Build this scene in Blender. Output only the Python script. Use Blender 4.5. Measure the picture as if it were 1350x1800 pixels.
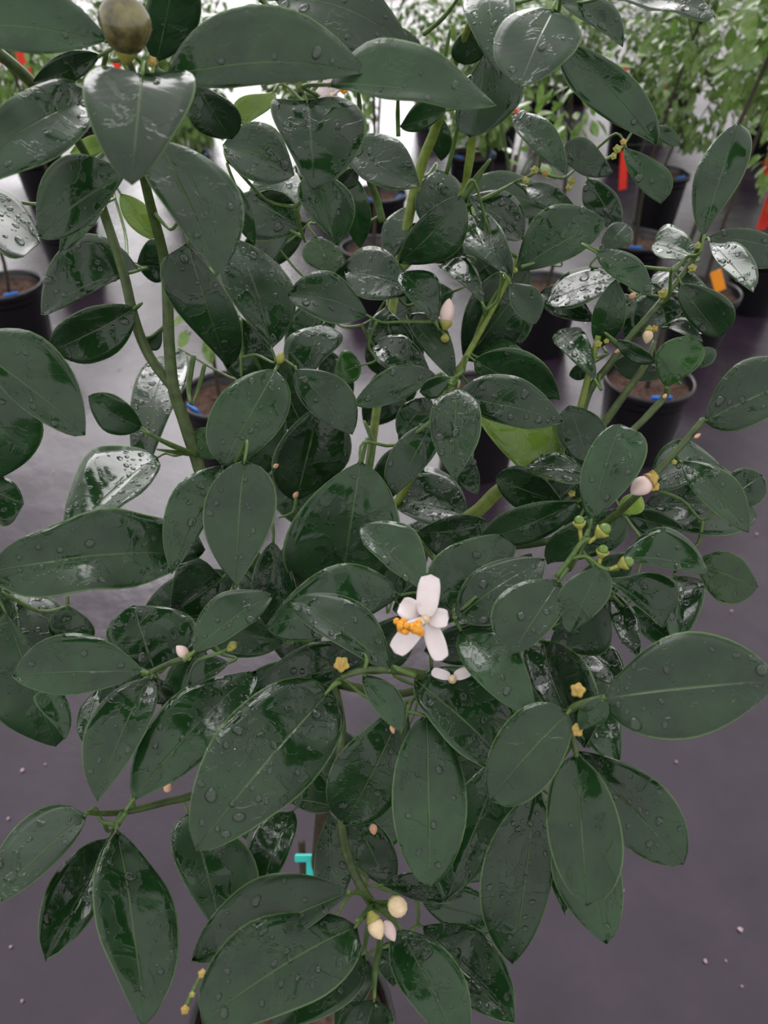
import bpy, bmesh, math, random
from mathutils import Vector, noise
random.seed(7)
for o in list(bpy.data.objects): bpy.data.objects.remove(o)
sc = bpy.context.scene
col = sc.collection
R = random.Random(11)

# ------------------------------------------------------------------ camera
CAM_H, PITCH, FPX = 1.45, math.radians(40), 1300.0
cam_data = bpy.data.cameras.new('camera')
cam_data.sensor_fit = 'VERTICAL'; cam_data.sensor_height = 36; cam_data.sensor_width = 27
cam_data.lens = 26
cam_data.clip_start = 0.02; cam_data.clip_end = 200
cam_data.dof.use_dof = True; cam_data.dof.focus_distance = 0.44; cam_data.dof.aperture_fstop = 11
cam = bpy.data.objects.new('camera', cam_data); col.objects.link(cam)
cam.location = (0, 0, CAM_H); cam.rotation_euler = (math.radians(90) - PITCH, 0, 0)
sc.camera = cam
C0 = Vector((0, 0, CAM_H))
FW = Vector((0, math.cos(PITCH), -math.sin(PITCH)))
UPV = Vector((0, math.sin(PITCH), math.cos(PITCH)))
RT = Vector((1, 0, 0)); UP = Vector((0, 0, 1)); FH = Vector((0, 1, 0))
def ray(px, py): return FW + RT*((px-675)/FPX) - UPV*((py-900)/FPX)
def at(px, py, z): return C0 + ray(px, py)*z
def ground(px, py, h=0.0):
    r = ray(px, py); return C0 + r*((h-CAM_H)/r.z)

# ------------------------------------------------------------------ light
w = bpy.data.worlds.new('overcast'); sc.world = w; w.use_nodes = True
bg = w.node_tree.nodes['Background']
bg.inputs[0].default_value = (1.0, 0.955, 0.975, 1); bg.inputs[1].default_value = 1.3
sun_d = bpy.data.lights.new('overcast_sun_offscreen', 'SUN'); sun_d.energy = 2.0; sun_d.angle = math.radians(40); sun_d.color = (1, .97, .985)
sun = bpy.data.objects.new('overcast_sun_offscreen', sun_d); col.objects.link(sun)
_el, _az = math.radians(29), math.radians(-8)
SUN = Vector((math.sin(_az)*math.cos(_el), math.cos(_az)*math.cos(_el), math.sin(_el)))
sun.rotation_euler = SUN.to_track_quat('Z', 'Y').to_euler()
sc.view_settings.view_transform = 'Standard'; sc.view_settings.look = 'None'
sc.view_settings.exposure = 0.1; sc.view_settings.gamma = 1; sc.view_settings.use_curve_mapping = False

# ------------------------------------------------------------------ materials
def lin(r, g, b):
    f = lambda c: (c/255/12.92) if c <= 10 else ((c/255+0.055)/1.055)**2.4
    return (f(r), f(g), f(b), 1)
class NT:
    def __init__(s, name):
        s.m = bpy.data.materials.new(name); s.m.use_nodes = True
        s.t = s.m.node_tree; s.b = s.t.nodes['Principled BSDF']; s.out = s.t.nodes['Material Output']
    def n(s, typ, **kw):
        nd = s.t.nodes.new(typ)
        for k, v in kw.items():
            if k.startswith('i_'):
                nd.inputs[int(k[2:])].default_value = v
            else: setattr(nd, k, v)
        return nd
    def l(s, a, b): s.t.links.new(a, b)
    def math(s, op, a, b=None, clamp=False):
        nd = s.n('ShaderNodeMath', operation=op, use_clamp=clamp)
        for i, x in enumerate((a, b)):
            if x is None: continue
            if isinstance(x, (int, float)): nd.inputs[i].default_value = x
            else: s.l(x, nd.inputs[i])
        return nd.outputs[0]
    def mix(s, fac, a, b):
        nd = s.n('ShaderNodeMix', data_type='RGBA')
        if isinstance(fac, (int, float)): nd.inputs[0].default_value = fac
        else: s.l(fac, nd.inputs[0])
        for i, x in ((6, a), (7, b)):
            if isinstance(x, tuple): nd.inputs[i].default_value = x
            else: s.l(x, nd.inputs[i])
        return nd.outputs[2]
    def noise(s, scale, detail=2, rough=.5, vec=None, dist=0):
        nd = s.n('ShaderNodeTexNoise'); nd.inputs['Scale'].default_value = scale
        nd.inputs['Detail'].default_value = detail; nd.inputs['Roughness'].default_value = rough
        nd.inputs['Distortion'].default_value = dist
        if vec is not None: s.l(vec, nd.inputs['Vector'])
        return nd.outputs[0]
    def ramp(s, fac, p0, p1, c0=(0,0,0,1), c1=(1,1,1,1)):
        nd = s.n('ShaderNodeMapRange', clamp=True); s.l(fac, nd.inputs[0])
        nd.inputs[1].default_value = p0; nd.inputs[2].default_value = p1
        return nd.outputs[0]
    def bump(s, h, strength, dist, nrm=None):
        nd = s.n('ShaderNodeBump'); nd.inputs['Strength'].default_value = strength
        nd.inputs['Distance'].default_value = dist; s.l(h, nd.inputs['Height'])
        if nrm is not None: s.l(nrm, nd.inputs['Normal'])
        return nd.outputs[0]
def plain(name, c, rough=.5, spec=.5, var=0.0, scale=80):
    k = NT(name); k.b.inputs['Roughness'].default_value = rough
    k.b.inputs['Specular IOR Level'].default_value = spec
    if var:
        tc = k.n('ShaderNodeTexCoord'); nz = k.noise(scale, 3, .6, tc.outputs['Object'])
        d = tuple(x*(1-var) for x in c[:3])+(1,); l = tuple(min(1, x*(1+var)) for x in c[:3])+(1,)
        k.l(k.mix(k.ramp(nz, .3, .7), d, l), k.b.inputs['Base Color'])
    else: k.b.inputs['Base Color'].default_value = c
    return k.m

def leaf_material(name, dark, light, rib, wet=.5, trans=.08, under=False):
    k = NT(name); b = k.b
    tc = k.n('ShaderNodeTexCoord'); oi = k.n('ShaderNodeObjectInfo')
    ofs = k.n('ShaderNodeVectorMath', operation='ADD'); k.l(tc.outputs['Object'], ofs.inputs[0])
    sx = k.math('MULTIPLY', oi.outputs['Random'], 37.0); k.l(sx, ofs.inputs[1]); vec = ofs.outputs[0]
    uv = k.n('ShaderNodeUVMap'); uv.uv_map = 'leaf'
    sp = k.n('ShaderNodeSeparateXYZ'); k.l(uv.outputs[0], sp.inputs[0])
    av = k.math('ABSOLUTE', sp.outputs[1])
    # colour: mottled green, paler midrib and margin
    nz = k.noise(55, 3, .55, vec)
    c = k.mix(k.ramp(nz, .3, .72), dark, light)
    hv = k.n('ShaderNodeHueSaturation'); k.l(c, hv.inputs['Color'])
    k.l(k.math('ADD', k.math('MULTIPLY', oi.outputs['Random'], .5), .75), hv.inputs['Value'])
    c = hv.outputs[0]
    # side veins
    ph = k.math('SUBTRACT', k.math('MULTIPLY', sp.outputs[0], 11.0), k.math('MULTIPLY', av, 3.2))
    vein = k.math('SUBTRACT', 1.0, k.math('POWER', k.math('ABSOLUTE', k.math('SINE', k.math('MULTIPLY', ph, 3.14159))), .35), True)
    c = k.mix(k.math('MULTIPLY', vein, .15), c, light)
    ribm = k.math('SUBTRACT', 1.0, k.ramp(av, .008, .034))
    c = k.mix(k.math('MULTIPLY', ribm, k.math('SUBTRACT', .62, k.math('MULTIPLY', sp.outputs[0], .45))), c, rib)
    edge = k.ramp(av, .955, .985)
    c = k.mix(k.math('MULTIPLY', edge, .6), c, tuple(x*1.35 for x in rib[:3])+(1,))
    k.l(c, b.inputs['Base Color'])
    # wet film patches: smooth where wet, duller where dry
    wn = k.noise(75, 4, .6, vec, .8)
    wn2 = k.noise(13, 2, .5, vec)
    wsum = k.math('ADD', k.math('MULTIPLY', wn, .6), k.math('MULTIPLY', wn2, .4))
    wm = k.ramp(wsum, .60-.22*wet-.012, .60-.22*wet+.012)
    ro = k.math('ADD', k.math('MULTIPLY', k.math('SUBTRACT', 1.0, wm), .27), .10 if not under else .4)
    k.l(ro, b.inputs['Roughness'])
    b.inputs['Specular IOR Level'].default_value = .42 if not under else .2
    fine = k.noise(900, 2, .5, vec)
    h = k.math('ADD', k.math('MULTIPLY', wm, .25), k.math('MULTIPLY', k.noise(30, 2, .5, vec), 1.0))
    h = k.math('ADD', h, k.math('MULTIPLY', vein, -.03))
    h = k.math('ADD', h, k.math('MULTIPLY', ribm, -.5))
    h = k.math('ADD', h, k.math('MULTIPLY', fine, .04))
    k.l(k.bump(h, .55, .0012), b.inputs['Normal'])
    if trans:
        tr = k.n('ShaderNodeBsdfTranslucent')
        k.l(k.mix(.5, c, (.10, .28, .02, 1)), tr.inputs[0])
        mx = k.n('ShaderNodeMixShader'); mx.inputs[0].default_value = trans
        k.l(b.outputs[0], mx.inputs[1]); k.l(tr.outputs[0], mx.inputs[2]); k.l(mx.outputs[0], k.out.inputs[0])
    return k.m
M = {}
M['leaf'] = leaf_material('citrus_leaf', (.0055,.024,.006,1), (.015,.050,.014,1), (.085,.155,.05,1), .5)
M['leaf_fresh'] = leaf_material('citrus_leaf_fresh', (.008,.036,.005,1), (.019,.070,.010,1), (.085,.17,.04,1), .5, .12)
M['leaf_pale'] = leaf_material('citrus_leaf_young', (.10,.19,.025,1), (.17,.28,.045,1), (.28,.38,.10,1), .4, .22)
M['under'] = leaf_material('leaf_underside', (.035,.075,.02,1), (.055,.105,.03,1), (.16,.24,.09,1), .2, .10, True)
M['far_leaf'] = leaf_material('nursery_leaf', (.08,.15,.035,1), (.21,.32,.09,1), (.28,.38,.14,1), .6, .25)
M['stem'] = plain('green_stem', lin(58,76,34), .45, .4, .4, 160)
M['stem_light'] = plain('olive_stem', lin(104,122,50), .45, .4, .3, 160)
M['twig'] = plain('green_twig', lin(72,98,44), .45, .4, .3, 200)
M['bark'] = plain('brown_bark', lin(52,47,34), .7, .3, .35, 120)
M['petal'] = plain('white_petal', lin(205,197,196), .5, .35, .04, 200)
M['bud'] = plain('cream_bud', lin(205,186,150), .5, .35, .12, 300)
M['bud_pink'] = plain('blush_bud', lin(205,184,176), .5, .35, .06, 300)
M['anther'] = plain('orange_anther', lin(215,150,50), .6, .3, .25, 900)
M['calyx'] = plain('yellow_green_calyx', lin(140,140,66), .5, .4, .2, 400)
M['calyx_old'] = plain('withered_calyx', lin(160,136,70), .6, .3, .25, 400)
M['fruitlet'] = plain('green_fruitlet', lin(88,116,44), .3, .5, .2, 300)
M['debris'] = plain('dry_petal', lin(190,150,120), .7, .3, .2, 300)
M['fruit'] = plain('immature_fruit', lin(92,88,52), .2, .6, .75, 110)
M['pot'] = plain('black_plastic', lin(13,12,15), .28, .5, .2, 30)
M['soil'] = plain('bark_mulch', lin(74,56,48), .9, .2, .6, 60)
M['red'] = plain('red_plastic_tag', lin(232,58,40), .45, .4)
M['orange'] = plain('orange_plastic_tag', lin(240,150,40), .45, .4)
M['blue'] = plain('blue_plastic_clip', lin(40,120,215), .4, .4)
M['teal'] = plain('teal_plastic_tie', lin(30,175,165), .4, .4)
M['litter'] = plain('petal_scrap', lin(165,145,150), .8, .2, .2, 90)
def water_mat():
    k = NT('water'); b = k.b
    b.inputs['Base Color'].default_value = (1, 1, 1, 1); b.inputs['Roughness'].default_value = 0.02
    b.inputs['IOR'].default_value = 1.33; b.inputs['Transmission Weight'].default_value = 1
    return k.m
M['water'] = water_mat()
def floor_mat():
    k = NT('wet_ground_cloth'); b = k.b
    tc = k.n('ShaderNodeTexCoord'); vec = tc.outputs['Object']
    big = k.noise(1.6, 3, .5, vec); mid = k.noise(9, 4, .55, vec)
    c = k.mix(k.ramp(mid, .3, .75), lin(37,28,39), lin(50,40,52))
    k.l(c, b.inputs['Base Color'])
    wet = k.ramp(big, .38, .62)
    k.l(k.math('ADD', k.math('MULTIPLY', k.math('SUBTRACT', 1.0, wet), .16), .15), b.inputs['Roughness'])
    b.inputs['Specular IOR Level'].default_value = .5
    wv = k.n('ShaderNodeTexWave'); wv.inputs['Scale'].default_value = 160; k.l(vec, wv.inputs['Vector'])
    h = k.math('ADD', k.math('MULTIPLY', wv.outputs[1], .03), k.math('MULTIPLY', mid, 1.0))
    h = k.math('ADD', h, k.math('MULTIPLY', big, 3.0))
    k.l(k.bump(h, .2, .012), b.inputs['Normal'])
    return k.m
M['floor'] = floor_mat()

# ------------------------------------------------------------------ helpers
def mk(name, verts, faces, mat, parent=None, uv=None, smooth=True, origin=None, mats=None):
    me = bpy.data.meshes.new(name)
    if origin is not None: verts = [(v[0]-origin[0], v[1]-origin[1], v[2]-origin[2]) for v in verts]
    me.from_pydata([tuple(v) for v in verts], [], faces)
    for m in (mats or [mat]): me.materials.append(m)
    if smooth: me.polygons.foreach_set('use_smooth', [True]*len(me.polygons))
    if uv is not None:
        ul = me.uv_layers.new(name='leaf')
        for lp in me.loops: ul.data[lp.index].uv = uv[lp.vertex_index]
    me.update()
    o = bpy.data.objects.new(name, me); col.objects.link(o)
    if origin is not None: o.location = origin
    if parent is not None: attach(o, parent)
    return o
def attach(o, parent):
    # parents here are only translated, never rotated or scaled
    w_ = o.location.copy(); p = parent; off = Vector((0, 0, 0))
    while p is not None: off += p.location; p = p.parent
    o.parent = parent; o.location = w_ - off
def empty(name, loc, label=None, cat=None, group=None):
    o = bpy.data.objects.new(name, None); o.location = loc; o.empty_display_size = .05; col.objects.link(o)
    if label: o['label'] = label; o['category'] = cat
    if group: o['group'] = group
    return o
def tag(o, label, cat, group=None):
    o['label'] = label; o['category'] = cat
    if group: o['group'] = group
    return o
def catmull(pts, sub=5):
    P = [pts[0]] + list(pts) + [pts[-1]]; out = []
    for i in range(1, len(P)-2):
        a, b, c, d = P[i-1], P[i], P[i+1], P[i+2]
        for s in range(sub):
            t = s/sub
            out.append(.5*((2*b)+(c-a)*t+(2*a-5*b+4*c-d)*t*t+(3*b-a-3*c+d)*t**3))
    out.append(P[-2]); return out
def tube_geo(pts, radii, seg=8):
    V, F = [], []
    n = len(pts); prev = None
    for i, p in enumerate(pts):
        d = (pts[min(i+1, n-1)]-pts[max(i-1, 0)]).normalized()
        a = prev if prev is not None else (UP if abs(d.z) < .9 else RT)
        x = (a-d*a.dot(d)).normalized(); y = d.cross(x); prev = x
        for s in range(seg):
            q = 2*math.pi*s/seg; V.append(p+(x*math.cos(q)+y*math.sin(q))*radii[i])
    for i in range(n-1):
        for s in range(seg):
            F.append((i*seg+s, i*seg+(s+1) % seg, (i+1)*seg+(s+1) % seg, (i+1)*seg+s))
    F.append(tuple(range(seg))[::-1]); F.append(tuple((n-1)*seg+s for s in range(seg)))
    return V, F
def tube(name, pts, radii, mat, parent, seg=8, sub=5):
    if sub > 1:
        n = len(pts); P = catmull(pts, sub); rr = []
        for i in range(len(P)):
            t = i/(len(P)-1)*(n-1); j = min(int(t), n-2); rr.append(radii[j]+(radii[j+1]-radii[j])*(t-j))
    else: P, rr = pts, radii
    V, F = tube_geo(P, rr, seg)
    return mk(name, V, F, mat, parent, origin=pts[0])
def lathe_geo(prof, axis0, axisd, seg=16, wob=0, rnd=None):
    d = axisd.normalized(); a = UP if abs(d.z) < .9 else RT
    x = (a-d*a.dot(d)).normalized(); y = d.cross(x); V, F = [], []
    for (r, h) in prof:
        for s in range(seg):
            q = 2*math.pi*s/seg; k = 1+(wob*math.sin(5*q) if wob else 0)
            V.append(axis0+d*h+(x*math.cos(q)+y*math.sin(q))*r*k)
    n = len(prof)
    for i in range(n-1):
        for s in range(seg):
            F.append((i*seg+s, i*seg+(s+1) % seg, (i+1)*seg+(s+1) % seg, (i+1)*seg+s))
    F.append(tuple(range(seg))[::-1]); F.append(tuple((n-1)*seg+s for s in range(seg)))
    return V, F
def lathe(name, prof, a0, d, mat, parent=None, seg=16, wob=0, origin=None):
    V, F = lathe_geo(prof, a0, d, seg, wob)
    return mk(name, V, F, mat, parent, origin=origin if origin is not None else a0)

# ------------------------------------------------------------------ ground
gv = [(-14, -5, 0), (14, -5, 0), (14, 26, 0), (-14, 26, 0)]
fl = mk('floor', gv, [(0, 1, 2, 3)], M['floor'], smooth=False); fl['kind'] = 'structure'
fl['label'] = 'black woven ground cloth, wet and shining'

# ------------------------------------------------------------------ pots
POT_H, POT_R = .27, .142
def pot(parent, c, h=POT_H, r=POT_R):
    p = [(r*.78, 0), (r*.80, .004), (r*.93, h-.035), (r*.94, h-.03), (r*.985, h-.03), (r, h-.004), (r*.985, h), (r*.955, h),
         (r*.93, h-.01), (r*.92, h-.06)]
    return lathe('pot', p, Vector(c), UP, M['pot'], parent, 36)
def soil(parent, c, h=POT_H, r=POT_R):
    rr = random.Random(int(abs(c[0])*977+c[1]*131)); V = [Vector((c[0], c[1], h-.035))]; F = []
    seg = 20
    for k in range(1, 5):
        for s in range(seg):
            q = 2*math.pi*s/seg; V.append(Vector((c[0]+math.cos(q)*r*.92*k/4, c[1]+math.sin(q)*r*.92*k/4, h-.038+rr.uniform(-.006, .008))))
    for s in range(seg): F.append((0, 1+s, 1+(s+1) % seg))
    for k in range(3):
        for s in range(seg):
            a = 1+k*seg; F.append((a+s, a+seg+s, a+seg+(s+1) % seg, a+(s+1) % seg))
    return mk('soil', V, F, M['soil'], parent, smooth=False, origin=Vector((c[0], c[1], h-.035)))

# ------------------------------------------------------------------ the foreground bush
potc = ground(512, 1812, POT_H); potc.z = 0
bush = empty('potted_citrus_bush', potc, 'large potted citrus bush with wet dark green leaves and an open white flower', 'citrus bush')
pot(bush, potc); soil(bush, potc)

def curve_side(t, tp, s): 
    a = s*tp; b = s*(1-tp)
    if t <= 0 or t >= 1: return 0.0
    return (t/tp)**a*((1-t)/(1-tp))**b
DROP = []
def drop_mesh(i):
    rr = random.Random(50+i); V, F = [], []; seg, rg = 12, 4
    hh = (.62, .5, .45, .55)[i]; ph = rr.random()*6; el = (0, .10, .22, .15)[i]
    V.append(Vector((0, 0, hh)))
    for k in range(1, rg+1):
        a = k/rg*math.pi/2
        for s in range(seg):
            q = 2*math.pi*s/seg; e = 1+el*math.sin(2*q+ph)+el*.6*math.sin(3*q+ph*2)
            V.append(Vector((math.cos(q)*math.sin(a)*e, math.sin(q)*math.sin(a)*e, math.cos(a)*hh)))
    for s in range(seg): F.append((0, 1+s, 1+(s+1) % seg))
    for k in range(rg-1):
        for s in range(seg):
            a = 1+k*seg; F.append((a+s, a+seg+s, a+seg+(s+1) % seg, a+(s+1) % seg))
    base = 1+(rg-1)*seg
    for s in range(seg):
        v = V[base+s]; V.append(Vector((v.x*.97, v.y*.97, -.12)))
    b2 = base+seg
    for s in range(seg): F.append((base+s, b2+s, b2+(s+1) % seg, base+(s+1) % seg))
    F.append(tuple(b2+s for s in range(seg))[::-1])
    return V, F
DROPS = [drop_mesh(i) for i in range(4)]
DROP_ME = []
for i, (V, F) in enumerate(DROPS):
    me = bpy.data.meshes.new('water_drop'); me.from_pydata([tuple(v) for v in V], [], F)
    me.polygons.foreach_set('use_smooth', [True]*len(F)); me.materials.append(M['water']); DROP_ME.append(me)
big_count = [0]
BASES = []
def pixel_sheet(base, tip, ea, eb, z, n, nu=16, nv=8, s=1.25, mid=None, fold=.1, droop=.05, wave=.012, rnd=R, cup=0):
    """outline read off the photo, laid on a plane of normal n at depth z; returns verts, faces, uv, frame info"""
    B, T = Vector(base), Vector(tip); D = T-B; L = D.length; d = D/L; nn = Vector((-d.y, d.x))
    side = {}
    for e in (ea, eb):
        q = Vector(e)-B; t = min(.85, max(.15, q.dot(d)/L)); v = q.dot(nn)
        side[1 if v >= 0 else -1] = (t, abs(v))
    for k in (1, -1):
        if k not in side: side[k] = (side[-k][0], side[-k][1]*.5)
    bow = 0
    if mid is not None: bow = (Vector(mid)-B).dot(nn)
    cen = (B+T)/2
    P0 = at(cen.x, cen.y, z)
    def un(p):
        r = ray(p.x, p.y); return C0+r*((P0-C0).dot(n)/r.dot(n))
    b3, t3 = un(B), un(T); L3 = (t3-b3).length
    V, UV, F = [], [], []
    ph = rnd.random()*6; ph2 = rnd.random()*6; fq = rnd.uniform(1.2, 2.6)
    for i in range(nu+1):
        u = i/nu
        t = .5-.5*math.cos(math.pi*u) if True else u
        t = .35*t+.65*u
        mpx = B+D*t+nn*(bow*4*t*(1-t))
        w3 = None
        for j in range(nv+1):
            v = -1+2*j/nv
            k = 1 if v >= 0 else -1
            tp, wd = side[k]
            wid = wd*curve_side(t, tp, s)
            off = bow*4*t*(1-t)
            p = mpx+nn*(v*(wid-k*off if abs(wid) > abs(off) else wid))
            q = un(p)
            hw = (q-un(mpx)).length
            disp = fold*hw*1.0 + cup*hw*abs(v) - droop*L3*4*(t-.45)**2
            disp += wave*L3*math.sin(fq*6.28*t+ph+(1.3 if k > 0 else 0))*abs(v)**1.5
            disp += .006*L3*math.sin(9*t+ph2+3*v)
            V.append(q+n*disp); UV.append((t, v))
    for i in range(nu):
        for j in range(nv):
            a = i*(nv+1)+j; F.append((a, a+nv+1, a+nv+2, a+1))
    # make sure the first face looks along n
    m = len(F)//2+nv//2; f = F[m]
    nr = (V[f[1]]-V[f[0]]).cross(V[f[3]]-V[f[0]])
    if nr.dot(n) < 0: F = [x[::-1] for x in F]
    W3 = max((V[i*(nv+1)]-V[i*(nv+1)+nv]).length for i in range(nu+1))
    return V, F, UV, L3, W3
def pick_normal(kind, px, py, z, rnd):
    c = (C0-at(px, py, z)).normalized()
    j = Vector((rnd.uniform(-1, 1), rnd.uniform(-1, 1), rnd.uniform(-.4, .4)))
    if kind == 'g': n = (c+SUN).normalized()+j*.10; md = .45
    elif kind == 'h': n = c*.6+FH*.22+UP*.42+j*.08; md = .55
    elif kind == 's': n = c*.9-UP*.30-FH*.25+j*.12; md = .55
    elif kind == 'f': n = c*1.0+UP*.1+j*.12; md = .8
    else: n = c*.75+UP*.38+FH*.12+j*.30; md = .58
    n.normalize()
    for _ in range(40):
        if n.dot(c) >= md: break
        n = (n+c*.08).normalized()
    return n
leaf_report = []
def leaf(bx, by, tx, ty, ax, ay, cx, cy, z, kind='d', mat='leaf', s=1.7, mid=None, drops=1.0, fold=None, droop=None, cup=0, tilt=None, wave=.012, twig=True, nrm=None):
    rnd = random.Random(int(bx*7+by*13+tx*17+ty*29))
    n = nrm.normalized() if nrm is not None else pick_normal(kind, (bx+tx)/2, (by+ty)/2, z, rnd)
    if tilt is not None: n = (n+RT*tilt[0]+UPV*tilt[1]).normalized()
    fold = rnd.uniform(.03, .30) if fold is None else fold
    droop = rnd.uniform(.02, .14) if droop is None else droop
    V, F, UV, L3, W3 = pixel_sheet((bx, by), (tx, ty), (ax, ay), (cx, cy), z, n, s=s, mid=mid, fold=fold, droop=droop, rnd=rnd, cup=cup, wave=wave)
    leaf_report.append((round(L3*100, 1), round(W3/L3, 2), (bx, by, tx, ty, z)))
    mats = [M[mat], M['under']]
    org = V[4].copy()
    if kind == 'u':
        F = [f[::-1] for f in F]; mats = [M[mat], M[mat]]
    o = mk('leaf', V, F, None, bush, UV, origin=org, mats=mats)
    md = o.modifiers.new('thickness', 'SOLIDIFY'); md.thickness = .00035; md.offset = -1; md.material_offset = 1
    if mat == 'leaf_pale': o['label'] = 'pale yellow-green young leaf'
    if twig: BASES.append((org, (V[4]-V[4+9]).normalized(), z))
    # water
    if drops > 0 and kind != 'u':
        area = L3*W3*.7; nb = int(drops*area/.0040*5.5*rnd.uniform(.5, 1.5)+.5); ns = int(drops*area/.0040*60*rnd.uniform(.6, 1.3))
        DV, DF = [], []
        def spot(tr):
            i = rnd.uniform(1.5, 14.2); jv = rnd.uniform(.7, 7.3); i0, j0 = int(i), int(jv); fi, fj = i-i0, jv-j0
            g = lambda a, b: V[a*9+b]
            p = (g(i0, j0)*(1-fi)+g(i0+1, j0)*fi)*(1-fj)+(g(i0, j0+1)*(1-fi)+g(i0+1, j0+1)*fi)*fj
            du = (g(i0+1, j0)-g(i0, j0)); dv = (g(i0, j0+1)-g(i0, j0)); nr = du.cross(dv)
            if nr.dot(n) < 0: nr = -nr
            nr.normalize(); x = (du-nr*du.dot(nr)).normalized(); return p, x, nr.cross(x), nr
        taken = []
        for k in range(nb+ns):
            big = k < nb
            r = rnd.uniform(.0018, .0034)*(.6+z) if big else (.0006+.0014*rnd.random()**2.0)*(.6+z)
            for _ in range(6):
                p, x, y, nr = spot(0)
                if all((p-q).length > r+r2+.0003 for q, r2 in taken): break
            else: continue
            taken.append((p, r))
            an = rnd.random()*6.28; X = x*math.cos(an)+y*math.sin(an); Y = nr.cross(X); st = rnd.uniform(.8, 1.0) if not big else rnd.uniform(.7, 1)
            if big and big_count[0] < 290:
                big_count[0] += 1
                d = bpy.data.objects.new('water_drop', DROP_ME[rnd.randrange(4)]); col.objects.link(d)
                from mathutils import Matrix
                m = Matrix((X, Y, nr)).transposed().to_4x4()
                d.rotation_euler = m.to_euler(); d.scale = (r, r*st, r*1.15)
                d.parent = o; d.location = p-org
            else:
                dv, df = DROPS[rnd.randrange(4)]; b0 = len(DV)
                for v in dv: DV.append(p+X*(v.x*r)+Y*(v.y*r*st)+nr*(v.z*r*1.0))
                for f in df: DF.append(tuple(a+b0 for a in f))
        if DV:
            w_ = mk('water_droplets', DV, DF, M['water'], o, origin=org); w_['kind'] = 'stuff'
    return o
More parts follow.
